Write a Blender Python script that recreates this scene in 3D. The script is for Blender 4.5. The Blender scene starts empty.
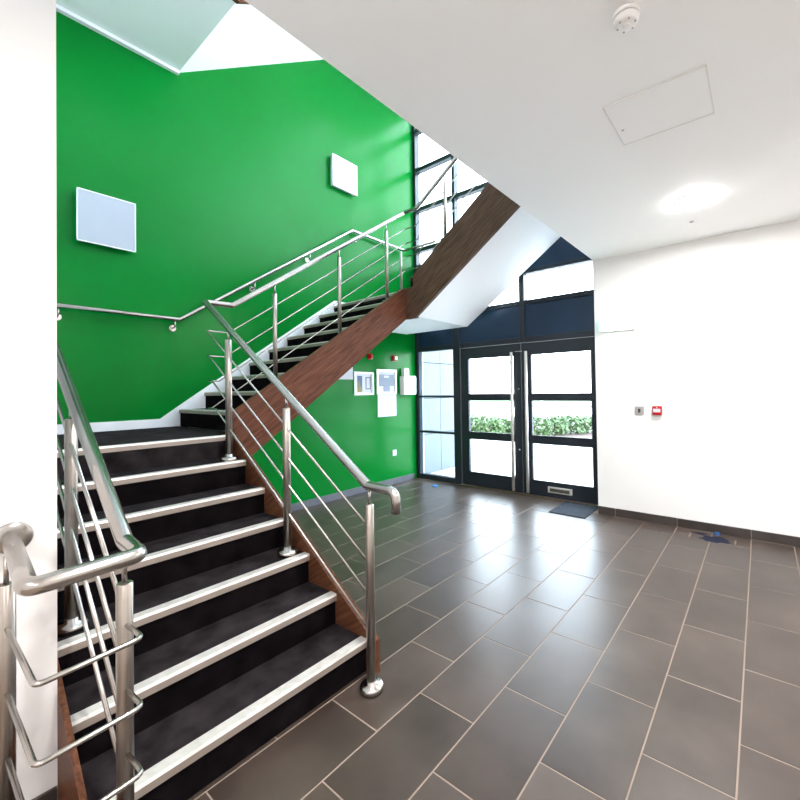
import bpy, bmesh, math, random
from mathutils import Vector, Matrix
random.seed(7)
S = bpy.context.scene
C = S.collection

# ------------------------------------------------------------------ camera
F, YAW, PITCH, ROLL, CX, CY = 411.003, -0.660586, 0.0139843, -0.0150506, 440.948, 384.458
fw = Vector((math.sin(YAW)*math.cos(PITCH), math.cos(YAW)*math.cos(PITCH), math.sin(PITCH)))
r0 = fw.cross(Vector((0, 0, 1))).normalized(); u0 = r0.cross(fw)
cr, sr = math.cos(ROLL), math.sin(ROLL)
rt = cr*r0 + sr*u0; up = -sr*r0 + cr*u0
cam = bpy.data.cameras.new('camera'); cam.sensor_width = 36; cam.lens = F*36/800
cam.shift_x = (400-CX)/800; cam.shift_y = -(400-CY)/800; cam.clip_start = 0.05; cam.clip_end = 500
co = bpy.data.objects.new('camera', cam); C.objects.link(co)
m = Matrix((rt, up, -fw)).transposed().to_4x4(); m.translation = Vector((0, 0, 1.5))
co.matrix_world = m; S.camera = co

# ------------------------------------------------------------------ world, sun, exposure
S.view_settings.view_transform = 'Standard'; S.view_settings.look = 'None'
S.view_settings.exposure = 1.0; S.view_settings.gamma = 1.0; S.view_settings.use_curve_mapping = False
w = bpy.data.worlds.new('sky'); S.world = w; w.use_nodes = True
nt = w.node_tree; bg = nt.nodes['Background']
tc = nt.nodes.new('ShaderNodeTexCoord'); sep = nt.nodes.new('ShaderNodeSeparateXYZ'); rp = nt.nodes.new('ShaderNodeValToRGB')
nt.links.new(tc.outputs['Generated'], sep.inputs[0]); nt.links.new(sep.outputs['Z'], rp.inputs[0]); nt.links.new(rp.outputs[0], bg.inputs[0])
rp.color_ramp.elements[0].position = 0.0; rp.color_ramp.elements[0].color = (0.94, 0.97, 1.0, 1)
rp.color_ramp.elements[1].position = 0.6; rp.color_ramp.elements[1].color = (0.80, 0.92, 1.0, 1)
bg.inputs[1].default_value = 8.5
LAMP_W = 35.0

# ------------------------------------------------------------------ helpers
def prin(name, col, rough=0.5, metal=0.0, spec=0.5, emit=None, es=0.0):
    mt = bpy.data.materials.new(name); mt.use_nodes = True
    b = mt.node_tree.nodes['Principled BSDF']
    b.inputs['Base Color'].default_value = (*col, 1); b.inputs['Roughness'].default_value = rough
    b.inputs['Metallic'].default_value = metal; b.inputs['Specular IOR Level'].default_value = spec
    if emit: b.inputs['Emission Color'].default_value = (*emit, 1); b.inputs['Emission Strength'].default_value = es
    return mt

def vary(mt, c1, c2, scale=4.0, stretch=(1, 1, 1), rot=(0, 0, 0), detail=4.0, bump=0.0, rough=None, p0=0.3, p1=0.7, bscale=None, per_object=0.0):
    n = mt.node_tree; N = n.nodes; L = n.links; b = N['Principled BSDF']
    t = N.new('ShaderNodeTexCoord'); mp = N.new('ShaderNodeMapping'); mp2 = N.new('ShaderNodeMapping')
    mp.inputs['Rotation'].default_value = rot; mp2.inputs['Scale'].default_value = stretch
    L.new(t.outputs['Object'], mp.inputs[0]); L.new(mp.outputs[0], mp2.inputs[0])
    nz = N.new('ShaderNodeTexNoise'); nz.inputs['Scale'].default_value = scale; nz.inputs['Detail'].default_value = detail
    L.new(mp2.outputs[0], nz.inputs[0])
    rp = N.new('ShaderNodeValToRGB'); rp.color_ramp.elements[0].position = p0; rp.color_ramp.elements[1].position = p1
    rp.color_ramp.elements[0].color = (*c1, 1); rp.color_ramp.elements[1].color = (*c2, 1)
    L.new(nz.outputs[0], rp.inputs[0])
    out = rp.outputs[0]
    if per_object:
        oi = N.new('ShaderNodeObjectInfo'); hs = N.new('ShaderNodeHueSaturation'); mr = N.new('ShaderNodeMapRange')
        mr.inputs['To Min'].default_value = 1-per_object; mr.inputs['To Max'].default_value = 1+per_object
        L.new(oi.outputs['Random'], mr.inputs['Value']); L.new(mr.outputs[0], hs.inputs['Value']); L.new(out, hs.inputs['Color']); out = hs.outputs[0]
        ad = N.new('ShaderNodeVectorMath'); ad.operation = 'ADD'; sc = N.new('ShaderNodeMath'); sc.operation = 'MULTIPLY'; sc.inputs[1].default_value = 37.0
        L.new(oi.outputs['Random'], sc.inputs[0]); L.new(mp2.outputs[0], ad.inputs[0]); L.new(sc.outputs[0], ad.inputs[1]); L.new(ad.outputs[0], nz.inputs[0])
    L.new(out, b.inputs['Base Color'])
    if rough:
        r = N.new('ShaderNodeMapRange'); r.inputs['To Min'].default_value = rough[0]; r.inputs['To Max'].default_value = rough[1]
        L.new(nz.outputs[0], r.inputs['Value']); L.new(r.outputs[0], b.inputs['Roughness'])
    if bump:
        src = nz
        if bscale:
            src = N.new('ShaderNodeTexNoise'); src.inputs['Scale'].default_value = bscale; src.inputs['Detail'].default_value = 3; L.new(mp2.outputs[0], src.inputs[0])
        bp = N.new('ShaderNodeBump'); bp.inputs['Strength'].default_value = bump; bp.inputs['Distance'].default_value = 0.01
        L.new(src.outputs[0], bp.inputs['Height']); L.new(bp.outputs[0], b.inputs['Normal'])
    return mt

def glassmat(name, tint=(0.93, 0.97, 1.0), gloss=0.07):
    mt = bpy.data.materials.new(name); mt.use_nodes = True; n = mt.node_tree; N = n.nodes; L = n.links
    N.remove(N['Principled BSDF']); o = N['Material Output']
    a = N.new('ShaderNodeBsdfTransparent'); a.inputs[0].default_value = (*tint, 1)
    g = N.new('ShaderNodeBsdfGlossy'); g.inputs['Roughness'].default_value = 0.0
    mx = N.new('ShaderNodeMixShader'); lw = N.new('ShaderNodeLayerWeight'); lw.inputs[0].default_value = 0.25
    ml = N.new('ShaderNodeMath'); ml.operation = 'MULTIPLY'; ml.inputs[1].default_value = gloss*3
    L.new(lw.outputs['Fresnel'], ml.inputs[0]); L.new(ml.outputs[0], mx.inputs[0]); L.new(a.outputs[0], mx.inputs[1]); L.new(g.outputs[0], mx.inputs[2])
    L.new(mx.outputs[0], o.inputs['Surface']); return mt

M = {}
M['white'] = vary(prin('white_wall_paint', (.86, .85, .84), .6), (.78, .775, .77), (.81, .805, .80), 1.2)
M['ceil'] = prin('white_ceiling_paint', (.95, .955, .96), .7)
M['soffit'] = prin('white_soffit_paint', (.93, .94, .95), .6)
M['green'] = vary(prin('green_wall_paint', (.0005, .175, .021), .24, 0, .12), (.0001, .152, .016), (.0004, .168, .020), .9, bump=.05, bscale=60)
M['trim'] = prin('white_gloss_trim', (.82, .83, .86), .35)
M['steel'] = prin('brushed_steel', (.40, .375, .35), .24, 1)
M['postst'] = vary(prin('brushed_steel_post', (.6, .56, .52), .3, 1), (.28, .245, .215), (.40, .36, .325), 30, (3, 3, .08), rough=(.22, .4))
M['alu'] = vary(prin('aluminium_nosing', (.7, .67, .63), .45, .45), (.62, .585, .55), (.74, .71, .68), 30, (1, 1, 1), rough=(.3, .5))
M['lip'] = prin('ribbed_lip_metal', (.36, .30, .26), .45, .5)  # darker tone for the smooth front faces of the nosings
M['carpet'] = vary(prin('charcoal_carpet', (.03, .026, .028), .95, 0, .05), (.009, .007, .008), (.034, .028, .030), 9, detail=8, bump=.5, bscale=500)
M['riser'] = vary(prin('black_riser_carpet', (.01, .009, .01), .95, 0, .03), (.002, .0015, .002), (.008, .006, .007), 9, detail=8, bump=.4, bscale=500)  # same carpet as the treads, riser shade put into the colour
def wood(name, rot, a=(.060, .021, .011), b=(.135, .055, .028)):
    return vary(prin(name, a, .5, 0, .1), a, b, 5, (1, 14, 14) , rot, detail=8, bump=.08, rough=(.36, .5), p0=.32, p1=.68)
SL = math.atan(.70)
M['wood1'] = wood('walnut_veneer_flight_one', (0, -math.atan(.65)*-1, 0))
M['wood3'] = wood('walnut_veneer_flight_three', (0, SL, 0), (.050, .027, .018), (.125, .072, .048))
M['wood2'] = vary(prin('walnut_veneer_flight_two', (.1, .04, .02), .5, 0, .12), (.065, .022, .013), (.145, .056, .032), 5, (14, 1, 14), (-SL, 0, 0), detail=8, bump=.08, rough=(.3, .45), p0=.32, p1=.68)
M['tile'] = vary(prin('grey_brown_porcelain', (.1, .08, .07), .4, 0, .38), (.032, .022, .017), (.074, .055, .045), 2.6, (1, 1, 1), detail=9, bump=.012, rough=(.27, .38), per_object=.12, p0=.25, p1=.75)
M['grout'] = prin('beige_grout', (.25, .19, .15), .85)
M['skirt'] = vary(prin('dark_grey_skirting_tile', (.10, .085, .08), .35), (.030, .023, .020), (.055, .044, .040), 4, detail=5, per_object=.08)
M['skirtg'] = vary(prin('grey_skirting_tile', (.17, .17, .19), .35), (.085, .09, .115), (.13, .135, .165), 4, detail=5, per_object=.08)
M['frame'] = prin('anthracite_frame_coat', (.018, .023, .031), .36, .1, .35)
M['navy'] = prin('dark_blue_spandrel_panel', (.012, .030, .065), .3, .1, .35)
M['glass'] = glassmat('clear_glass')
M['brass'] = prin('warm_threshold_metal', (.38, .28, .2), .35, 1)
M['red'] = prin('red_plastic', (.42, .006, .008), .4, 0, .3)
M['wplast'] = prin('white_plastic', (.85, .85, .85), .35)
M['gplast'] = prin('grey_metal_plate', (.42, .40, .39), .4, .5)
M['black'] = prin('black_plastic', (.012, .012, .013), .5)
M['mat'] = vary(prin('dark_entrance_mat', (.03, .035, .045), .95, 0, .1), (.02, .025, .035), (.06, .07, .085), 60, bump=.5, bscale=300)
M['blue'] = prin('deep_blue_stain', (.003, .008, .028), .5, 0, .2)
M['paper'] = prin('white_paper', (.55, .57, .62), .8)
M['lamp'] = prin('glowing_diffuser', (1, 1, 1), .5, emit=(1, .98, .95), es=22)
M['exit'] = prin('lit_exit_lens', (.9, 1, .96), .4, emit=(.85, 1.0, .95), es=3.0)
M['exitend'] = prin('pale_green_lens', (.4, .9, .72), .4, emit=(.45, 1.0, .8), es=.7)
M['panel'] = vary(prin('white_panel', (.78, .82, .9), .45), (.33, .36, .42), (.35, .38, .44), 2)

def link(ob, parent=None):
    C.objects.link(ob)
    if parent is not None: ob.parent = parent
    return ob
def mesh(bm, name, mats, parent=None, smooth=False, loc=None):
    me = bpy.data.meshes.new(name); bm.normal_update(); bm.to_mesh(me); bm.free()
    for a in (mats if isinstance(mats, (list, tuple)) else [mats]): me.materials.append(a)
    if smooth:
        for p in me.polygons: p.use_smooth = True
    ob = bpy.data.objects.new(name, me)
    if loc is not None: ob.location = loc
    return link(ob, parent)
def tag(o, label=None, cat=None, group=None, kind=None):
    if label: o['label'] = label
    if cat: o['category'] = cat
    if group: o['group'] = group
    if kind: o['kind'] = kind
    return o
def empty(name, loc=(0, 0, 0)):
    o = bpy.data.objects.new(name, None); o.location = loc; o.empty_display_size = .1
    return link(o)
def box(bm, x0, x1, y0, y1, z0, z1, mi=0):
    v = [bm.verts.new((x, y, z)) for z in (z0, z1) for y in (y0, y1) for x in (x0, x1)]
    for f in ((0, 2, 3, 1), (4, 5, 7, 6), (0, 1, 5, 4), (1, 3, 7, 5), (3, 2, 6, 7), (2, 0, 4, 6)):
        fa = bm.faces.new([v[i] for i in f]); fa.material_index = mi
    return v
def bxo(name, b, mat, parent=None, bev=0.0, seg=1):
    bm = bmesh.new(); cx, cy, cz = (b[0]+b[1])/2, (b[2]+b[3])/2, (b[4]+b[5])/2
    o = parent.location if parent is not None else Vector((0, 0, 0))
    c = Vector((cx, cy, cz)) if parent is None else Vector((0, 0, 0))
    if parent is not None: base = Vector(wloc(parent))
    else: base = c
    box(bm, b[0]-base.x, b[1]-base.x, b[2]-base.y, b[3]-base.y, b[4]-base.z, b[5]-base.z)
    if bev: bmesh.ops.bevel(bm, geom=bm.edges[:], offset=bev, segments=seg, affect='EDGES', profile=.7)
    return mesh(bm, name, mat, parent, loc=(base if parent is None else None))
def wloc(o):
    v = Vector((0, 0, 0))
    while o is not None: v += o.location; o = o.parent
    return v
def shift(bm, parent):
    if parent is not None:
        b = wloc(parent)
        for v in bm.verts: v.co -= b
def prism(name, pts, axis, a0, a1, mat, parent=None, bev=0.0):
    """polygon pts in the plane across axis ('x': (y,z), 'y': (x,z), 'z': (x,y)), from a0 to a1"""
    bm = bmesh.new()
    def P(p, a): return {'x': (a, p[0], p[1]), 'y': (p[0], a, p[1]), 'z': (p[0], p[1], a)}[axis]
    A = [bm.verts.new(P(p, a0)) for p in pts]; B = [bm.verts.new(P(p, a1)) for p in pts]
    bm.faces.new(A); bm.faces.new(B[::-1]); n = len(pts)
    for i in range(n): bm.faces.new((A[i], B[i], B[(i+1) % n], A[(i+1) % n]))
    bmesh.ops.recalc_face_normals(bm, faces=bm.faces[:])
    if bev: bmesh.ops.bevel(bm, geom=bm.edges[:], offset=bev, segments=1, affect='EDGES')
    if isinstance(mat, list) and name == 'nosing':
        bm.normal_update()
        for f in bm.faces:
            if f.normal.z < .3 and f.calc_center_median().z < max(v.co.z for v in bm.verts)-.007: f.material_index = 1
    shift(bm, parent)
    return mesh(bm, name, mat, parent)
def fillet(pts, r, n=6):
    pts = [Vector(p) for p in pts]; out = [pts[0]]
    for i in range(1, len(pts)-1):
        a, b, c = pts[i-1], pts[i], pts[i+1]; u = (a-b); v = (c-b)
        lu, lv = u.length, v.length; u.normalize(); v.normalize()
        ang = u.angle(v)
        if ang > math.pi-.02: out.append(b); continue
        d = min(r/math.tan(ang/2), lu*.48, lv*.48)
        p, q = b+u*d, b+v*d
        for k in range(n+1):
            t = k/n; out.append((p*(1-t)**2+b*2*t*(1-t)+q*t*t))
    out.append(pts[-1]); return out
def tube(bm, pts, r, n=12, radii=None):
    pts = [Vector(p) for p in pts]; rings = []; t0 = (pts[1]-pts[0]).normalized()
    ref = Vector((0, 0, 1)) if abs(t0.z) < .9 else Vector((1, 0, 0))
    nrm = (ref-t0*ref.dot(t0)).normalized()
    for i, p in enumerate(pts):
        if i == 0: t = t0
        elif i == len(pts)-1: t = (pts[i]-pts[i-1]).normalized()
        else: t = ((pts[i]-pts[i-1]).normalized()+(pts[i+1]-pts[i]).normalized()).normalized()
        nrm = (nrm-t*nrm.dot(t)).normalized(); bi = t.cross(nrm); rr = radii[i] if radii else r
        rings.append([bm.verts.new(p+(nrm*math.cos(a)+bi*math.sin(a))*rr) for a in [2*math.pi*k/n for k in range(n)]])
    for a, b in zip(rings, rings[1:]):
        for k in range(n):
            f = bm.faces.new((a[k], a[(k+1) % n], b[(k+1) % n], b[k])); f.smooth = True
    bm.faces.new(rings[0][::-1]); bm.faces.new(rings[-1])
def tubeo(name, pts, r, mat, parent=None, n=12, fr=None):
    bm = bmesh.new(); tube(bm, fillet(pts, fr) if fr else pts, r, n); shift(bm, parent); return mesh(bm, name, mat, parent)
def lathe(bm, prof, c, n=24, axis='z'):
    rings = []
    for r, h in prof:
        ring = []
        for k in range(n):
            a = 2*math.pi*k/n; u, v = r*math.cos(a), r*math.sin(a)
            p = {'z': (u, v, h), 'x': (h, u, v), 'y': (u, h, v)}[axis]
            ring.append(bm.verts.new((c[0]+p[0], c[1]+p[1], c[2]+p[2])))
        rings.append(ring)
    for a, b in zip(rings, rings[1:]):
        for k in range(n):
            f = bm.faces.new((a[k], a[(k+1) % n], b[(k+1) % n], b[k])); f.smooth = True
    bm.faces.new(rings[0][::-1]); bm.faces.new(rings[-1])
    bmesh.ops.recalc_face_normals(bm, faces=bm.faces[:])
def latheo(name, prof, c, mat, parent=None, n=24, axis='z'):
    bm = bmesh.new(); lathe(bm, prof, c, n, axis); shift(bm, parent); return mesh(bm, name, mat, parent)

# ------------------------------------------------------------------ key dimensions
GX = -4.70; ZC = 3.034; XE = -1.56; YW = 5.04; YG = 5.33; XP = -2.04; YP = .326; YT = .346; TOP = 7.5
X1, G1, H1 = -1.689, .2578, .1678; L1 = 7*H1          # flight one: nosing x, going, rise
Y2, G2, H2 = 1.668, .2425, .1695; L2 = 2.70           # flight two
X3, G3, H3 = -3.33, .2425, .168
SK = .092

# ------------------------------------------------------------------ setting
def wall(name, b, mat, label):
    return tag(bxo(name, b, mat), label, 'wall', kind='structure')
XR, YB = 3.6, -3.2
wall('wall_left', (GX-.25, GX, YP, YG+.15, -.1, TOP), M['green'], 'tall bright green painted wall behind the stairs')
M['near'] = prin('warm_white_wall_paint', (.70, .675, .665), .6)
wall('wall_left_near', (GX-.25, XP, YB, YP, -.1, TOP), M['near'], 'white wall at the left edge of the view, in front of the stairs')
wall('wall_far', (XE, XR, YW, YG+.2, -.1, ZC), M['white'], 'white wall to the right of the glass doors')
M['warm'] = prin('warm_beige_wall', (.74, .72, .70), .7)
wall('wall_right', (XR, XR+.2, YB, YG+.2, -.1, TOP), M['white'], 'white side wall of the lobby, outside the view')
wall('wall_back', (GX, XR, YB-.2, YB, -.1, TOP), M['warm'], 'beige back wall of the lobby, behind the view')
tag(bxo('ceiling', (XE, XR, YB, YG+.2, ZC, 3.86), M['ceil']), 'white ceiling of the lobby ending at the open stairwell', 'ceiling', kind='structure')
tag(bxo('ceiling_upper', (GX-.25, XR+.2, YB-.2, YG+.2, TOP, TOP+.2), M['ceil']), 'white roof ceiling above the stairwell', 'ceiling', kind='structure')

fl = tag(bxo('floor', (GX-.2, XR, YB, YG+.02, -.12, -.0015), M['grout']), 'floor of large grey tiles in staggered rows with pale joints', 'floor', kind='structure')
TW, TL, GR = .3165, .578, .006
def tilemesh(w, l):
    bm = bmesh.new(); box(bm, -w/2, w/2, -l/2, l/2, -.006, 0)
    bmesh.ops.bevel(bm, geom=[e for e in bm.edges if all(v.co.z > -.001 for v in e.verts)], offset=.0012, segments=1, affect='EDGES')
    me = bpy.data.meshes.new('tile'); bm.to_mesh(me); bm.free(); me.materials.append(M['tile']); return me
cache = {}
fo = wloc(fl)
x0 = -.100
for i in range(-15, 7):
    xa, xb = x0+i*TW, x0+(i+1)*TW
    xa2, xb2 = max(xa, GX), xb
    if xb2-xa2 < .03: continue
    ph = 1.839 if i % 2 else 2.130
    j = -5
    while True:
        ya, yb = ph+j*TL-TL, ph+j*TL; j += 1
        if ya > YG: break
        ymax = YW if (xa2+xb2)/2 > XE else YG-.02
        ya2, yb2 = max(ya, .0), min(yb, ymax)
        if yb2-ya2 < .03: continue
        # only the part of the floor a nearby camera can see
        xc, yc = (xa2+xb2)/2, (ya2+yb2)/2
        if yc < .35 and xc < -2.3: continue
        if xc < -3.3 and yc < 1.3: continue
        if xc > .9 and yc < 1.2: continue
        wv, lv = round(xb2-xa2-GR, 4), round(yb2-ya2-GR, 4)
        if (wv, lv) not in cache: cache[(wv, lv)] = tilemesh(wv, lv)
        o = bpy.data.objects.new('tile', cache[(wv, lv)]); link(o, fl)
        o.location = Vector(((xa2+xb2)/2, (ya2+yb2)/2, random.uniform(-.0004, .0004)))-fo
# skirtings
def skirt(name, p0, p1, axis, plane, side, mat, n, label, joints=None):
    """row of skirting tiles; side = direction the face looks"""
    root = tag(empty(name, (0, 0, 0)), label, 'skirting', kind='structure')
    js = joints or [p0+(p1-p0)*k/n for k in range(n+1)]
    for a, b in zip(js, js[1:]):
        a2, b2 = a+.003, b-.003; q0, q1 = sorted((plane, plane+side*.012))
        bb = (a2, b2, q0, q1, 0, SK) if axis == 'x' else (q0, q1, a2, b2, 0, SK)
        bxo('skirting_tile', bb, mat, root, bev=.0015)
    q0, q1 = sorted((plane, plane+side*.009))
    bxo('joint_backing', (p0, p1, q0, q1, 0, SK-.002) if axis == 'x' else (q0, q1, p0, p1, 0, SK-.002), M['grout'], root)
js = [XE]+[q for q in (x0+k*2*TW for k in range(-4, 6)) if q > XE+.05]+[XR]
skirt('baseboard_far', XE, XR, 'x', YW, -1, M['skirt'], 0, 'dark tile skirting along the foot of the white wall', sorted(js))
skirt('baseboard_left', 1.6, YG-.07, 'y', GX, 1, M['skirtg'], 7, 'grey tile skirting along the foot of the green wall')
skirt('baseboard_near', YB, YP, 'y', XP, 1, M['skirt'], 6, 'dark tile skirting along the near white wall')

# ------------------------------------------------------------------ glazed wall
YA, YZ = YG, YG+.11
gw = tag(empty('window_1', (GX, YG, 0)), 'tall dark framed glazed wall around and above the doors, rising past the stairs', 'window', kind='structure')
def gbox(nm, x0, x1, z0, z1, mat, y0=YA, y1=YZ, bev=.003): return bxo(nm, (x0, x1, y0, y1, z0, z1), mat, gw, bev)
cols = [(-4.70, -4.64), (-3.89, -3.76), (-2.71, -2.63), (-1.66, -1.50)]
for k, (a, b) in enumerate(cols):
    if k == 1:
        gbox('mullion', a, b, 0, 2.76, M['frame']); gbox('mullion', -3.87, -3.815, 2.76, TOP-.02, M['frame'])
    else: gbox('mullion', a, b, (2.16 if k == 2 else 0), 3.5 if k == 3 else TOP-.02, M['frame'])
trs = [(2.16, 2.24), (2.70, 2.76), (3.14, 3.19), (3.88, 3.95), (4.58, 4.65), (5.27, 5.34), (5.96, 6.03), (6.7, 6.77)]
bays = [(-4.64, -3.89), (-3.76, -2.71), (-2.63, -1.66)]
for (a, b) in bays:
    a0, b0 = a, b
    for (z0, z1) in trs:
        if z0 > 2.72: a, b = (-3.815 if a0 == -3.76 else a0), (-3.87 if b0 == -3.89 else b0)
        else: a, b = a0, b0
        gbox('transom', a, b, z0, z1, M['frame'], YA+.004, YZ-.004)
    a, b = a0, b0
    gbox('spandrel_panel', a, b, 2.24, 2.70, M['navy'], YA+.03, YA+.07, 0)
    a, b = (-3.815 if a0 == -3.76 else a0), (-3.87 if b0 == -3.89 else b0)
    gbox('spandrel_panel', a, b, 3.19, 3.60, M['navy'], YA+.03, YA+.07, 0)
    gbox('transom', a, b, 3.60, 3.66, M['frame'], YA+.004, YZ-.004)
    for (z0, z1) in [(2.76, 3.14), (3.66, 3.88), (3.95, 4.58), (4.65, 5.27), (5.34, 5.96), (6.03, 6.70), (6.77, TOP)]:
        gbox('pane', a, b, z0, z1, M['glass'], YA+.05, YA+.056, 0)
ug = tag(empty('window_2', (XE, YG, 3.86)), 'dark framed upper floor glazing right of the stairwell, above the lobby', 'window', kind='structure')  # unseen glazing added to let more daylight into the stairwell
for (xa, xb) in [(-1.50, -.2), (-.14, 1.1), (1.16, 2.4), (2.46, XR)]:
    bxo('mullion', (xa-.06, xa, YA, YZ, 3.86, TOP-.02), M['frame'], ug, .003)
    for (z0, z1) in [(3.86, 3.95), (5.27, 5.34), (6.7, 6.77)]: bxo('transom', (xa, xb, YA+.004, YZ-.004, z0, z1), M['frame'], ug, .003)
    for (z0, z1) in [(3.95, 5.27), (5.34, 6.70), (6.77, TOP)]: bxo('pane', (xa, xb, YA+.05, YA+.056, z0, z1), M['glass'], ug)
# sidelight left of the doors
a, b = bays[0]
for (z0, z1) in [(0, .085), (.785, .82), (1.38, 1.415)]: gbox('transom', a, b, z0, z1, M['frame'], YA+.004, YZ-.004)
gbox('edge_bead', -4.64, -4.57, .085, 2.16, prin('pale_blue_bead', (.30, .38, .55), .4), YA+.03, YA+.06, 0)
for (z0, z1) in [(.085, .785), (.82, 1.38), (1.415, 2.16)]: gbox('pane', a, b, z0, z1, M['glass'], YA+.05, YA+.056, 0)
gbox('threshold', -3.76, -1.60, 0, .018, M['brass'], YA-.03, YZ)
# right reveal strip frame
def door(name, xa, xb, label, px0, px1, hx, lockx, letter):
    d = tag(empty(name, ((xa+xb)/2, YG, 0)), label, 'door', kind='structure')
    y0, y1 = YG+.015, YG+.075
    bm = bmesh.new()
    zs = [.02, .22, .745, .84, 1.345, 1.425, 1.99, 2.155]
    box(bm, xa, px0, y0, y1, .02, 2.155); box(bm, px1, xb, y0, y1, .02, 2.155)
    for (z0, z1) in ((.02, .22), (.745, .84), (1.345, 1.425), (1.99, 2.155)): box(bm, px0, px1, y0, y1, z0, z1)
    shift(bm, d); mesh(bm, 'leaf_frame', M['frame'], d)
    for (z0, z1) in ((.22, .745), (.84, 1.345), (1.425, 1.99)):
        bxo('pane', (px0, px1, YG+.042, YG+.048, z0, z1), M['glass'], d)
        g = bmesh.new()
        for q in ((px0, px0+.012, z0, z1), (px1-.012, px1, z0, z1), (px0, px1, z0, z0+.012), (px0, px1, z1-.012, z1)): box(g, q[0], q[1], YG+.008, YG+.02, q[2], q[3])
        shift(g, d); mesh(g, 'glazing_bead', M['frame'], d)
    h = tubeo('pull_handle', [(hx, YG-.055, .05), (hx, YG-.055, 2.03)], .021, M['alu'], d, 14)
    for z in (.25, 1.05, 1.85):
        tubeo('handle_mount', [(hx, YG-.055, z), (hx, YG+.016, z)], .009, M['steel'], h, 8)
    if lockx:
        for z in (.63, 1.50): latheo('cylinder_lock', [(.018, .016), (.018, 0), (.012, -.006)], (lockx, YG, z), M['steel'], d, 16, 'y')
    if letter:
        lp = bxo('letter_plate', (-2.32, -1.985, YG-.004, YG+.015, .085, .165), M['alu'], d, .003)
        bxo('letter_flap', (-2.29, -2.015, YG-.010, YG-.003, .10, .148), M['steel'], lp, .002)
    return d
door('door_1', -3.745, -2.70, 'left leaf of the glass double doors, beside the narrow side window', -3.615, -2.805, -2.815, -2.735, False)
door('door_2', -2.69, -1.66, 'right leaf of the glass double doors, with a metal letter plate', -2.55, -1.70, -2.59, None, True)
dj = bxo('door_closer', (-2.775, -2.66, YG-.02, YG+.02, 2.03, 2.045), M['steel'], gw, .003)

# ------------------------------------------------------------------ staircase
st = tag(empty('staircase', (-1.7, .92, 0)), 'three flight staircase with charcoal carpet, pale step edges and brown wooden side boards', 'staircase')
def lprof(n):   # nosing profile (back, top) -> list, depth d from front
    return [(.0, -.034), (.0, -.006), (-.005, .005), (-.052, .005), (-.052, -.001), (-.008, -.002), (-.008, -.034)]
def step(n, flight):
    if flight == 1:
        x = X1-G1*(n-1); z = H1*n; zp = H1*(n-1)
        tb = x-G1-.02 if n < 7 else None
        bm = bmesh.new()
        if tb is not None: box(bm, tb, x-.006, YT, 1.50, z-.04, z)
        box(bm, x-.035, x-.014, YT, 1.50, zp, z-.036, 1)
        shift(bm, st); s = mesh(bm, 'step', [M['carpet'], M['riser']], st)
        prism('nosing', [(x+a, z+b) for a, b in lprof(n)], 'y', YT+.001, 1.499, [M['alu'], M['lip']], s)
    if flight == 2:
        y = Y2+G2*(n-1); z = L1+H2*n; zp = L1+H2*(n-1)
        bm = bmesh.new()
        if n < 9: box(bm, GX+.016, -3.39, y+.006, y+G2+.02, z-.04, z)
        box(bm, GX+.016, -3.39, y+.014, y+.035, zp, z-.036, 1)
        shift(bm, st); s = mesh(bm, 'step', [M['carpet'], M['riser']], st)
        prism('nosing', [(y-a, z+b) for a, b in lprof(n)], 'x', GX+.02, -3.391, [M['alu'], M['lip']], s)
    if flight == 3:
        x = X3+G3*(n-1); z = L2+H3*n; zp = L2+H3*(n-1)
        bm = bmesh.new()
        if n < 7: box(bm, x+.006, x+G3+.02, 3.70, 5.08, z-.04, z)
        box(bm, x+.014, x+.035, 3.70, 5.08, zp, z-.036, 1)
        shift(bm, st); s = mesh(bm, 'step', [M['carpet'], M['riser']], st)
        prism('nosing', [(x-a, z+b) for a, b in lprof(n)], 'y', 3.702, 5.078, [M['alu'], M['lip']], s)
for n in range(1, 8): step(n, 1)
for n in range(1, 10): step(n, 2)
for n in range(1, 8): step(n, 3)
X7 = X1-6*G1; Y9 = Y2+8*G2; X37 = X3+6*G3
prism('landing', [(GX+.001, YP+.001), (X7-.006, YP+.001), (X7-.006, 1.499), (-3.391, 1.499), (-3.391, Y2-.008), (GX+.001, Y2-.008)], 'z', L1-.19, L1, M['carpet'], st)
prism('landing', [(GX+.001, Y9+.006), (-3.391, Y9+.006), (-3.391, 3.701), (X3+.012, 3.701), (X3+.012, 5.10), (GX+.001, 5.10)], 'z', L2-.06, L2, M['carpet'], st)
bm = bmesh.new(); box(bm, X37+.006, XE-.003, 3.70, 5.10, 3.70, 3.876); shift(bm, st); mesh(bm, 'landing', M['carpet'], st)
# soffits: undersides in white
bm = bmesh.new(); box(bm, GX+.001, -3.46, 3.66, 5.12, 2.45, 2.639); shift(bm, st); mesh(bm, 'landing_soffit', M['soffit'], st)
prism('flight_soffit', [(-3.46, 2.45), (-1.80, 3.585), (XE-.003, 3.62), (XE-.003, 3.69), (-1.86, 3.69), (-3.27, 2.70), (-3.27, 2.639), (-3.46, 2.639)], 'y', 3.70, 5.12, M['soffit'], st)
prism('flight_soffit', [(1.70, L1-.19), (Y9+.02, 2.45), (Y9+.02, 2.55), (1.70, L1-.06)], 'x', GX+.001, -3.39, M['soffit'], st)
prism('flight_soffit', [(X1-.30, .0), (X1-.50, 0), (X7-.05, L1-.33), (X7-.05, L1-.20)], 'y', YT, 1.499, M['soffit'], st)
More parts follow.
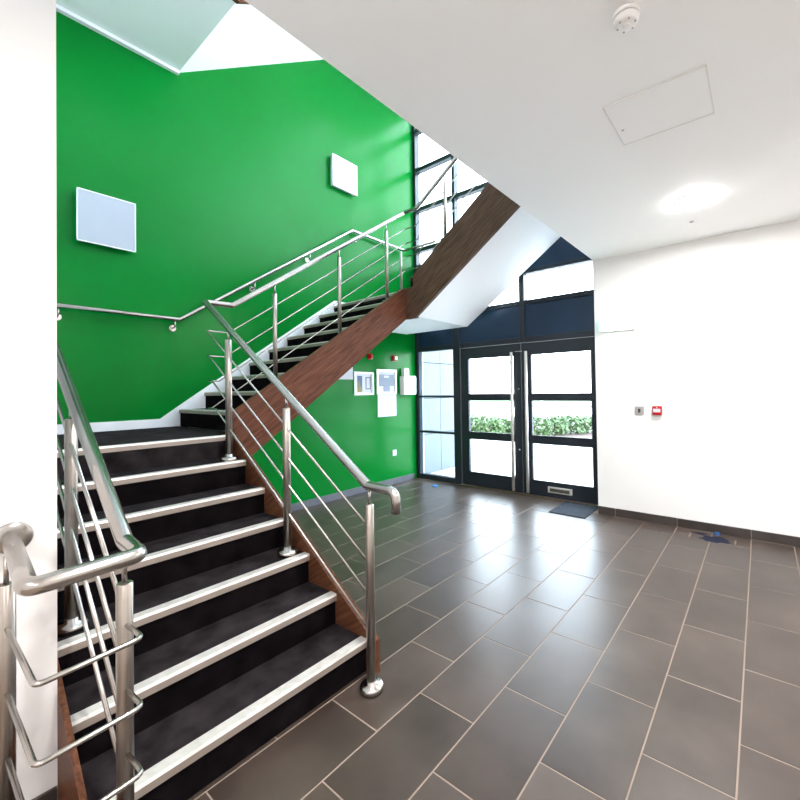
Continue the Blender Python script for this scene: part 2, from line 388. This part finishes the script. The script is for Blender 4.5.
# side boards
nl = lambda x: H1+.651*(X1-x)
prism('stringer', [(-1.64, 0), (-1.64, .175), (-1.66, .185), (-3.19, nl(-3.19)+.03), (-3.25, L1), (-3.39, L1), (-3.39, .93), (-3.25, .93), (-2.0, 0)], 'y', 1.50, 1.542, M['wood1'], st)
prism('stringer', [(-1.56, 0), (-1.56, .11), (-3.22, nl(-3.22)+.02), (-3.22, .93), (-2.0, 0)], 'y', YP+.001, YT-.0005, M['wood1'], st)
prism('stringer', [(1.545, .93), (1.545, 1.325), (3.60, 2.72), (3.70, 2.74), (3.70, 2.365), (3.66, 2.365), (1.72, .965)], 'x', -3.39, -3.35, M['wood2'], st)
prism('stringer', [(-3.35, 2.362), (-3.35, 2.735), (-3.245, 2.745), (-3.245, 2.875), (-1.95, 3.81), (XE-.003, 3.95), (XE-.003, 3.50), (-3.19, 2.385), (-3.20, 2.362)], 'y', 3.66, 3.70, M['wood3'], st)
# white wall string with its stepped lower side hidden behind the treads
sk = [(YP+.002, 1.16), (YP+.002, 1.258), (1.505, 1.258), (1.76, 1.445), (3.63, 2.775), (5.10, 2.80), (5.10, 2.70), (3.66, 2.60), (1.70, 1.17)]
prism('wall_string', sk, 'x', GX+.001, GX+.016, M['trim'], st)
# ---- the same stair one storey higher, its underside shown
us = tag(empty('upper_staircase', (-4.0, 1.68, 4.83)), 'white underside of the next stair flight and landing high at the top left', 'staircase')
U = 3.86
def ubox(nm, b, mat):
    bm = bmesh.new(); box(bm, *b); shift(bm, us); return mesh(bm, nm, mat, us)
ubox('landing_soffit', (GX+.045, -3.43, YP+.004, 1.685, 4.83, 5.03), prin('pale_cyan_soffit', (.90, .94, .95), .6))
ubox('edge_trim', (GX+.001, GX+.045, YP+.004, 1.685, 4.80, 5.03), M['trim'])
prism('flight_soffit', [(1.686, 4.83), (3.70, 6.26), (5.3, 6.26), (5.3, 6.4), (3.64, 6.4), (1.686, 5.03)], 'x', GX+.001, -3.43, M['soffit'], us)
prism('stringer', [(1.60, 4.80), (1.60, 5.18), (3.70, 6.6), (3.70, 6.22), (1.68, 4.79)], 'x', -3.429, -3.39, M['wood2'], us)
ubox('landing', (GX+.001, -3.24, YP+.004, 1.69, 5.031, 5.05), M['carpet'])

# ------------------------------------------------------------------ railings
RR, PR, BR = .0235, .0225, .0062
def post(root, x, y, z0, ztop, zrail, r=PR):
    """tube with base flange and a thin pin up to the handrail"""
    p = latheo('post', [(r, 0), (r, ztop-z0-.004), (r-.004, ztop-z0)], (x, y, z0), M['postst'], root, 20)
    latheo('base_flange', [(.060, 0), (.060, .022), (.054, .030), (r+.003, .033), (r+.002, .05)], (x, y, z0), M['steel'], p, 28)
    latheo('rail_pin', [(.007, 0), (.007, zrail-ztop)], (x, y, ztop), M['steel'], p, 10)
    return p
main = tag(empty('stair_railing', (-1.565, 1.42, 0)), 'long stainless steel railing on the open side of the stairs, from floor to upper flight', 'railing')
RY, RX, R3 = 1.42, -3.45, 3.745
r1 = lambda x: 1.02+.645*(-1.585-x)
r2 = lambda y: 2.232+.70*(y-1.632)
r3 = lambda x: 3.71+.663*(x+3.24)
hr = [(-1.388, RY, .915), (-1.388, RY, 1.018), (-1.585, RY, 1.022), (RX, RY, 2.224), (RX, 1.632, 2.230), (RX, R3, r2(R3)), (-3.24, R3, 3.71), (-1.95, R3, r3(-1.95)), (-1.60, R3, r3(-1.95)+.02)]
# gentle bend at the lower end, crisp bends elsewhere
bend = fillet(hr[:3], .13, 8)
tubeo('handrail', bend[:-1]+fillet([hr[2]]+hr[3:], .03, 4) if False else bend[:-1]+fillet(hr[1:], .022, 3)[1:], RR, M['steel'], main, 18)
offs = [.207, .387, .552, .727]
xi = [-3.42, -3.39, -3.34, -3.275]
for o, xt in zip(offs, xi):
    za = r1(xt)-o; zb = za; o2 = o+.003
    yk = 1.632+(zb-(2.232-o2))/.70
    pts = [(-1.574, RY, r1(-1.574)-o), (xt, RY, za), (RX, RY+.012, za+.002), (RX, max(yk, 1.46), zb), (RX, R3, r2(R3)-o2), (-3.25, R3, r2(R3)-o2+.004), (-1.95, R3, r3(-1.95)-o2)]
    tubeo('rail_bar', fillet(pts, .015, 2), BR, M['steel'], main, 8)
zf = lambda z: z
post(main, -1.574, RY, 0, .93, 1.005)
post(main, -2.318, RY, 3*H1, r1(-2.318)-.088, r1(-2.318)-.01)
post(main, -3.07, RY, 6*H1, r1(-3.07)-.085, r1(-3.07)-.01)
for y in (2.01, 2.735, 3.43):
    n = int((y-Y2)/G2)+1; z0 = L1+H2*n
    post(main, RX, y, z0, r2(y)-.10, r2(y)-.01, .019)
post(main, RX, 3.675, L2, 3.20, 3.21, .014)
for x in (-2.815, -2.10):
    n = int((x-X3)/G3)+1; z0 = L2+H3*n
    post(main, x, R3, z0, r3(x)-.10, r3(x)-.01, .019)
lr = tag(empty('near_stair_railing', (-1.58, .408, 0)), 'stainless steel railing nearest the camera, looping back into the near white wall', 'railing')
LY = .42
l1 = lambda x: 1.03+.655*(-1.62-x)
h = [(-3.10, LY, l1(-3.10)), (-1.62, LY, 1.03), (-1.475, LY, 1.022), (-1.475, .180, 1.014), (XP+.004, .208, 1.016)]
tubeo('handrail', fillet(h[:2]+h[2:], .03, 5), RR, M['steel'], lr, 20)
latheo('wall_flange', [(.052, .0), (.052, .008), (.047, .012), (.026, .013)], (XP, .212, 1.016), M['steel'], lr, 28, 'x')
post(lr, -1.58, .408, 0, .915, 1.01)
post(lr, -1.88, .182, 0, .915, 1.00)
post(lr, -2.345, LY, 3*H1, l1(-2.345)-.105, l1(-2.345)-.01)
post(lr, -3.02, LY, 6*H1, l1(-3.02)-.105, l1(-3.02)-.01)
for o in (.20, .385, .56, .73):
    tubeo('rail_bar', [(-3.02, LY, l1(-3.02)-o), (-1.585, .412, l1(-1.585)-o)], BR+.001, M['steel'], lr, 10)
for z in (.785, .585, .39, .19):
    tubeo('loop_bar', fillet([(-1.57, .408, z+.005), (-1.452, .418, z), (-1.452, .190, z-.012), (-1.87, .182, z-.005)], .022, 4), BR+.0012, M['steel'], lr, 10)
wr = tag(empty('wall_handrail', (-4.63, 2.4, 2.2)), 'slim steel handrail fixed along the green wall beside the stairs', 'handrail')
WX = -4.63
tubeo('rail_tube', fillet([(WX, YP+.01, 2.262), (WX, 1.66, 2.255), (WX, 3.911, 3.835), (WX, 5.02, 3.83), (-3.95, 5.02, 3.83)], .02, 3), .021, M['steel'], wr, 14)
wz = lambda y: 2.258 if y < 1.66 else (2.255+.70*(y-1.66) if y < 3.911 else 3.835)
for y in (.75, 1.62, 2.45, 3.20, 4.02):
    z = wz(y)-.004
    b = tubeo('bracket', fillet([(WX, y, z-.012), (WX, y, z-.075), (GX+.004, y, z-.085)], .02, 3), .007, M['steel'], wr, 8)
    latheo('bracket_rose', [(.034, 0), (.034, .006), (.030, .009)], (GX, y, z-.085), M['steel'], b, 20, 'x')

# ------------------------------------------------------------------ things on the green wall
def wallpanel(y0, y1, z0, z1, label):
    t = empty('wall_light_panel', (GX, (y0+y1)/2, (z0+z1)/2)); tag(t, label, 'wall light', 'square panels on the green wall')
    bxo('back_box', (GX, GX+.045, y0+.02, y1-.02, z0+.02, z1-.02), M['wplast'], t)
    bxo('front_panel', (GX+.045, GX+.07, y0, y1, z0, z1), M['panel'], t, .004)
    bm = bmesh.new(); x = GX+.0702
    for q in ((y0, y1, z0, z0+.008), (y0, y1, z1-.008, z1), (y0, y0+.008, z0, z1), (y1-.008, y1, z0, z1)): box(bm, x, x+.003, q[0], q[1], q[2], q[3])
    shift(bm, t); mesh(bm, 'rim', M['wplast'], t)
k = (4.63/4.68)
wallpanel(.868, 1.295, 2.845, 3.305, 'square white panel on the green wall, the left one nearest the near white wall')
wallpanel(3.58, 4.02, 4.375, 4.82, 'square white panel high on the green wall, the right one nearest the glazing')
def gxbox(nm, y0, y1, z0, z1, d0, d1, mat, parent, bev=0.0): return bxo(nm, (GX+d0, GX+d1, y0, y1, z0, z1), mat, parent, bev)
# framed notice with two pictures
def frame(y0, y1, z0, z1, name, label, fmat):
    t = tag(empty(name, (GX, (y0+y1)/2, z0)), label, 'notice')
    w_ = .03
    bm = bmesh.new()
    for q in ((y0, y1, z0, z0+w_), (y0, y1, z1-w_, z1), (y0, y0+w_, z0+w_, z1-w_), (y1-w_, y1, z0+w_, z1-w_)): box(bm, GX, GX+.022, *q)
    shift(bm, t); mesh(bm, 'frame', fmat, t)
    gxbox('backing_sheet', y0+w_, y1-w_, z0+w_, z1-w_, .002, .008, M['paper'], t)
    return t
t = frame(3.965, 4.345, 1.445, 1.790, 'framed_notice', 'white framed notice with a small colour photo, left of the silver case', M['wplast'])
ph = vary(prin('landscape_photo_print', (.3, .3, .1), .5), (.05, .10, .20), (.22, .18, .04), 7, (1, 1, .6), p0=.45, p1=.55)
gxbox('photo', 4.03, 4.12, 1.49, 1.73, .009, .011, ph, t)
bm = bmesh.new()
for q in ((4.19, 4.29, 1.53, 1.545), (4.19, 4.29, 1.70, 1.715), (4.19, 4.205, 1.53, 1.715), (4.275, 4.29, 1.53, 1.715)): box(bm, GX+.009, GX+.011, *q)
shift(bm, t); mesh(bm, 'picture_border', prin('grey_blue_print', (.14, .17, .24), .6), t)
t = frame(4.41, 4.845, 1.455, 1.840, 'notice_case', 'larger silver framed notice case on the green wall, above the blank white sheet', M['alu'])
gp = prin('blue_grey_print', (.16, .20, .27), .5)
gxbox('printed_block', 4.47, 4.79, 1.58, 1.76, .009, .011, gp, t); gxbox('printed_block', 4.56, 4.70, 1.49, 1.58, .009, .011, gp, t)
gxbox('printed_label', 4.57, 4.68, 1.71, 1.745, .0115, .013, M['paper'], t)
t = tag(gxbox('notice_sheet', 4.43, 4.845, 1.095, 1.45, .002, .012, M['paper'], None, .002), 'blank white sheet on the green wall, directly below the silver notice case', 'notice')
t = tag(gxbox('notice_sheet', 3.68, 3.945, 1.675, 1.86, .002, .014, M['paper'], None, .002), 'white notice partly hidden behind the brown board of the stairs', 'notice')
t = tag(empty('dispenser', (GX, 5.07, 1.44)), 'white wall box beside the side window with a smaller box on top', 'dispenser')
gxbox('body', 4.93, 5.235, 1.435, 1.745, 0, .11, M['wplast'], t, .012)
gxbox('top_box', 4.97, 5.09, 1.747, 1.87, 0, .08, M['wplast'], t, .01)
gxbox('front_label', 5.06, 5.16, 1.61, 1.70, .1095, .112, prin('pale_pink_label', (.9, .62, .62), .6), t)
gxbox('top_button', 5.01, 5.05, 1.80, 1.84, .0795, .084, gp, t)
t = tag(empty('alarm_sounder', (GX, 4.27, 2.03)), 'red alarm sounder on the green wall above the framed photo notice', 'alarm')
gxbox('base', 4.23, 4.32, 1.985, 2.075, 0, .03, M['red'], t, .006); latheo('dome', [(.036, 0), (.034, .02), (.02, .03)], (GX+.03, 4.275, 2.03), M['red'], t, 20, 'x')
gxbox('label_patch', 4.285, 4.31, 1.99, 2.005, .0301, .032, M['paper'], t)
t = tag(empty('alarm_beacon', (GX, 4.8, 2.03)), 'red and white alarm beacon on the green wall above the notice case', 'alarm')
gxbox('base', 4.76, 4.85, 1.985, 2.075, 0, .03, M['red'], t, .006); gxbox('lens', 4.785, 4.845, 2.0, 2.06, .0301, .055, prin('frosted_lens', (.85, .72, .7), .3), t, .006)
t = tag(empty('socket_outlet', (GX, 4.79, .50)), 'small white socket low on the green wall below the notices', 'socket')
gxbox('plate', 4.755, 4.835, .455, .545, 0, .009, M['wplast'], t, .002)
for z in (.478, .512): gxbox('rocker', 4.782, 4.808, z, z+.016, .0088, .013, gp, t, .002)

# ------------------------------------------------------------------ things on the white wall
t = tag(empty('emergency_light', (-1.30, YW, 2.24)), 'glowing white emergency light box on the white wall beside the doors', 'light')
bxo('housing', (-1.49, -1.11, YW-.03, YW, 2.155, 2.335), M['wplast'], t, .006)
bxo('diffuser', (-1.465, -1.135, YW-.085, YW-.0301, 2.165, 2.325), M['exit'], t, .02, 3)
bxo('end_cap', (-1.49, -1.4651, YW-.08, YW-.0301, 2.165, 2.325), M['exitend'], t, .006)
bxo('end_cap', (-1.1349, -1.11, YW-.08, YW-.0301, 2.165, 2.325), M['exitend'], t, .006)
t = tag(empty('key_switch', (-1.083, YW, 1.237)), 'small grey key switch plate on the white wall, left of the red call point', 'switch')
bxo('plate', (-1.13, -1.037, YW-.012, YW, 1.188, 1.285), M['gplast'], t, .003); bxo('key_slot', (-1.095, -1.072, YW-.018, YW-.012, 1.215, 1.258), M['black'], t, .002)
t = tag(empty('fire_call_point', (-.9, YW, 1.24)), 'red fire alarm call point with a white window on the white wall', 'alarm')
bxo('case', (-.947, -.853, YW-.045, YW, 1.192, 1.290), M['red'], t, .006); bxo('glass_window', (-.936, -.864, YW-.05, YW-.0451, 1.222, 1.262), M['paper'], t, .002)
bxo('tab', (-.905, -.893, YW-.049, YW-.0451, 1.268, 1.280), M['paper'], t)

# ------------------------------------------------------------------ ceiling items
def downlight(x, y, label):
    t = tag(empty('downlight', (x, y, ZC)), label, 'light', 'round ceiling downlights')
    latheo('rim', [(.125, 0), (.125, -.006), (.113, -.010), (.108, -.008)], (x, y, ZC), M['wplast'], t, 32)
    latheo('diffuser', [(.108, -.004), (.107, -.03), (.09, -.044), (.04, -.05)], (x, y, ZC), M['lamp'], t, 32)
    ld = bpy.data.lights.new('downlight_lamp', 'AREA'); ld.shape = 'DISK'; ld.size = .2; ld.energy = LAMP_W; ld.color = (1, .99, .985)
    lo = bpy.data.objects.new('downlight_lamp', ld); link(lo, t); lo.location = (0, 0, -.053)
downlight(-.415, 3.93, 'round glowing downlight in the white ceiling, between the hatch and the white wall')
for i, (x, y) in enumerate([(-.415, .95), (2.0, 3.93), (2.0, .95), (-.415, -1.9), (2.0, -1.9)]):  # unseen downlights added as fill light for the lobby
    downlight(x, y, ['round downlight in the ceiling outside the view, above the foot of the stairs', 'round downlight in the ceiling outside the view, far right corner', 'round downlight in the ceiling outside the view, right of the camera',
                     'round downlight in the ceiling outside the view, behind the camera', 'round downlight in the ceiling outside the view, back right corner'][i])
t = tag(empty('ceiling_hatch', (-.41, 2.54, ZC)), 'square access hatch set flush in the white ceiling', 'hatch')
bxo('hatch_panel', (-.645, -.178, 2.328, 2.750, ZC-.004, ZC+.0), M['ceil'], t)
bm = bmesh.new()
for q in ((-.652, -.171, 2.318, 2.326), (-.652, -.171, 2.752, 2.760), (-.652, -.6465, 2.318, 2.76), (-.1765, -.171, 2.318, 2.76)): box(bm, *q, ZC-.006, ZC)
shift(bm, t); mesh(bm, 'edge_trim', prin('hatch_shadow_edge', (.80, .79, .78), .6), t)  # trim slightly greyer than the ceiling paint
latheo('turn_lock', [(.008, 0), (.006, -.004)], (-.615, 2.59, ZC-.004), M['gplast'], t, 12)
t = tag(empty('smoke_detector', (-.405, 1.80, ZC)), 'white round smoke detector on the ceiling', 'detector')
latheo('base', [(.052, 0), (.052, -.012), (.049, -.014)], (-.405, 1.80, ZC), M['wplast'], t, 32)
latheo('vent_ring', [(.045, -.014), (.045, -.020)], (-.405, 1.80, ZC), M['gplast'], t, 32)
latheo('body', [(.050, -.020), (.047, -.034), (.036, -.044), (.018, -.047)], (-.405, 1.80, ZC), M['wplast'], t, 32)
for k_ in range(6):
    a = k_*math.pi/3; bx_, by_ = -.405+.034*math.cos(a), 1.80+.034*math.sin(a)
    bxo('vent_slot', (bx_-.0035, bx_+.0035, by_-.0035, by_+.0035, ZC-.0465, ZC-.043), M['gplast'], t)
latheo('sensor_cap', [(.016, -.047), (.014, -.053), (.006, -.055)], (-.405, 1.80, ZC), M['wplast'], t, 20)
t = tag(latheo('ceiling_sensor', [(.018, ZC), (.018, ZC-.004), (.012, ZC-.008)], (-.475, 4.45, 0), M['gplast'], None, 16), 'tiny grey ceiling sensor between the glowing downlight and the white wall', 'sensor')

# ------------------------------------------------------------------ floor items
def blob(bm, cx, cy, rx, ry, h, n=18, seed=1, z=.001):
    rnd = random.Random(seed); c = bm.verts.new((cx, cy, z+h))
    rad = [1+rnd.uniform(-.28, .28) for _ in range(n)]
    A = [bm.verts.new((cx+rx*rad[k]*math.cos(2*math.pi*k/n), cy+ry*rad[k]*math.sin(2*math.pi*k/n), z)) for k in range(n)]
    B = [bm.verts.new((cx+.7*rx*rad[k]*math.cos(2*math.pi*k/n), cy+.7*ry*rad[k]*math.sin(2*math.pi*k/n), z+h*.8)) for k in range(n)]
    for k in range(n):
        bm.faces.new((A[k], A[(k+1) % n], B[(k+1) % n], B[k])); bm.faces.new((B[k], B[(k+1) % n], c))
bm = bmesh.new(); blob(bm, -.38, 4.82, .12, .10, .003, seed=3); blob(bm, -.52, 4.93, .07, .03, .002, seed=5)
tag(mesh(bm, 'floor_stain', M['blue']), 'dark blue stain on the floor tiles at the foot of the white wall', 'stain')
bm = bmesh.new(); blob(bm, -.375, 4.985, .030, .02, .03, 12, 9)
tag(mesh(bm, 'blue_rag', prin('bright_blue_cloth', (.015, .07, .22), .8)), 'small crumpled blue scrap against the dark skirting of the white wall', 'scrap')
bm = bmesh.new(); blob(bm, -4.05, 5.02, .05, .04, .02, 12, 11)
tag(mesh(bm, 'blue_scrap', prin('mid_blue_cloth', (.03, .22, .6), .8)), 'small bright blue scrap on the floor below the side window', 'scrap')  # small low blue mound on the tiles
tag(bxo('door_mat', (-2.06, -1.62, 4.74, 5.28, .001, .010), M['mat'], None, .002), 'dark entrance mat in front of the right glass door', 'mat')
t = tag(empty('floor_box', (-.42, 4.86, 0)), 'flush floor access plate in the tiles beside the blue stain', 'floor box')
bxo('frame_strip', (-.60, -.588, 4.78, 4.90, .0005, .0020), M['grout'], t); bxo('frame_strip', (-.225, -.213, 4.78, 4.90, .0005, .0020), M['grout'], t)

# ------------------------------------------------------------------ outside
def ground(name, b, mat, label, cat): return tag(bxo(name, b, mat), label, cat, kind='structure')
ground('pavement', (-40, 30, YG+.2, 12.8, -.3, -.02), vary(prin('pale_paving', (.62, .6, .6), .8), (.58, .57, .57), (.66, .65, .65), 3), 'pale paving outside the glass doors', 'pavement')
ground('road', (-90, 30, 12.8, 32, -.3, -.03), prin('pale_road', (.55, .53, .54), .85), 'pale road beyond the hedge', 'road')
ground('kerb', (-90, 30, 32, 33, -.3, .1), prin('pinkish_kerb', (.10, .065, .058), .85), 'pinkish kerb line beyond the road', 'kerb')
ground('verge', (-150, 30, 33, 60, -.3, .05), vary(prin('grass_green', (.15, .34, .07), .9), (.055, .092, .037), (.07, .11, .052), 5), 'grass strip on the far side of the road', 'grass')
ew = tag(empty('wall_outside', (-4.85, YG+.2, 0)), 'pale blue clad outer wall seen through the side window', 'wall', kind='structure')
pb = prin('pale_blue_cladding', (.066, .088, .10), .5)
for (z0, z1) in ((-.02, .7), (.71, 1.35), (1.36, 2.0), (2.01, 2.65), (2.66, 3.3)):
    for (y0, y1) in ((5.56, 6.15), (6.16, 6.75)):
        bxo('cladding_panel', (-5.2, -4.80, y0, y1, z0, z1), pb, ew)
leaf = vary(prin('hedge_leaf', (.1, .3, .05), .6), (.022, .052, .010), (.07, .12, .035), 9)
def shrub(x, y, rx, h, seed, label):
    rnd = random.Random(seed); bm = bmesh.new()
    for k_ in range(420):
        a = rnd.uniform(0, 2*math.pi); b_ = rnd.uniform(0, 1); r_ = rx*(.35+.65*rnd.random())*math.sqrt(1-(b_*.75)**2)
        c = Vector((r_*math.cos(a), r_*math.sin(a)*.8, .05+b_*h*(.8+.3*rnd.random()))); s = rnd.uniform(.05, .1)
        d1 = Vector((rnd.uniform(-1, 1), rnd.uniform(-1, 1), rnd.uniform(-.2, 1))).normalized(); d2 = d1.orthogonal().normalized()
        vs = [bm.verts.new(c+d1*s*p+d2*s*q) for p, q in ((-1, 0), (0, -.4), (1, 0), (0, .4))]
        bm.faces.new(vs)
    t = tag(empty('shrub', (x, y, -.02)), label, 'shrub', 'low hedge outside the doors')
    mesh(bm, 'foliage', leaf, t)
    bm = bmesh.new()
    for k_ in range(5):
        a = k_*1.3; tube(bm, [(0, 0, 0), (.3*rx*math.cos(a), .3*rx*math.sin(a), h*.6)], .012, 5)
    mesh(bm, 'stems', prin('twig', (.12, .07, .04), .8) if 'twig' not in bpy.data.materials else bpy.data.materials['twig'], t)
HN = ['leftmost', 'second', 'third', 'fourth', 'fifth', 'sixth', 'seventh', 'eighth', 'ninth', 'tenth', 'eleventh', 'twelfth', 'thirteenth']
hp = HEDGE = [(-11.0, 12.9), (-10.2, 12.7), (-9.4, 12.4), (-8.6, 12.2), (-7.9, 12.0), (-7.2, 11.8), (-6.6, 11.7), (-6.1, 12.0), (-5.7, 12.4), (-5.3, 12.9), (-5.0, 13.4), (-4.6, 13.9)]
for i, (x, y) in enumerate(hp):
    shrub(x, y, .46, .56, i+1, 'low green shrub in the hedge outside, %s from the left' % HN[i])
sb = tag(bxo('planting_bed', (-12, -4, 11.4, 14.5, -.03, -.005), prin('soil', (.06, .04, .032), .95)), 'brown soil bed under the hedge outside', 'planting bed', kind='structure')
for i, (x, y, hgt, lab) in enumerate([(-24, 34, 7, 'thin pale lamp post beyond the road, seen through the left door'), (-13.5, 30, 6, 'thin pale lamp post beyond the hedge, seen through the right door')]):
    t = tag(empty('lamp_post', (x, y, 0)), lab, 'lamp post')
    gm = prin('pale_galvanised_%d' % i, (.5, .5, .5), .5)
    latheo('pole', [(.09, 0), (.06, hgt)], (x, y, 0), gm, t, 10); bxo('lamp_head', (x-.5, x+.1, y-.1, y+.1, hgt, hgt+.12), gm, t)
b = tag(empty('far_building', (-40, 75, 0)), 'faint pale low building far beyond the road', 'building')
bxo('wall_block', (-70, -22, 72, 84, 0, 6.5), prin('pale_brick', (.72, .60, .56), .8), b)
bxo('roof', (-71, -21, 71, 85, 6.5, 7.0), prin('pale_roof', (.6, .6, .62), .8), b)
for k_ in range(8): bxo('window', (-68+k_*6, -65+k_*6, 71.9, 72.0, 2, 4.5), prin('far_glass', (.4, .45, .5), .2) if 'far_glass' not in bpy.data.materials else bpy.data.materials['far_glass'], b)

# ------------------------------------------------------------------ daylight portals and render-independent settings
def portal(x0, x1, z0, z1, y):
    ld = bpy.data.lights.new('daylight_portal', 'AREA'); ld.shape = 'RECTANGLE'; ld.size = x1-x0; ld.size_y = z1-z0; ld.cycles.is_portal = True
    o = bpy.data.objects.new('daylight_portal', ld); link(o); o.location = ((x0+x1)/2, y, (z0+z1)/2); o.rotation_euler = (-math.pi/2, 0, 0)
portal(GX, XE, 0, 3.86, YG+.13); portal(GX, XR, 3.86, TOP, YG+.13)
S.cycles.max_bounces = 10; S.cycles.diffuse_bounces = 6; S.cycles.transparent_max_bounces = 12
S.cycles.sample_clamp_indirect = 8; S.cycles.use_denoising = True
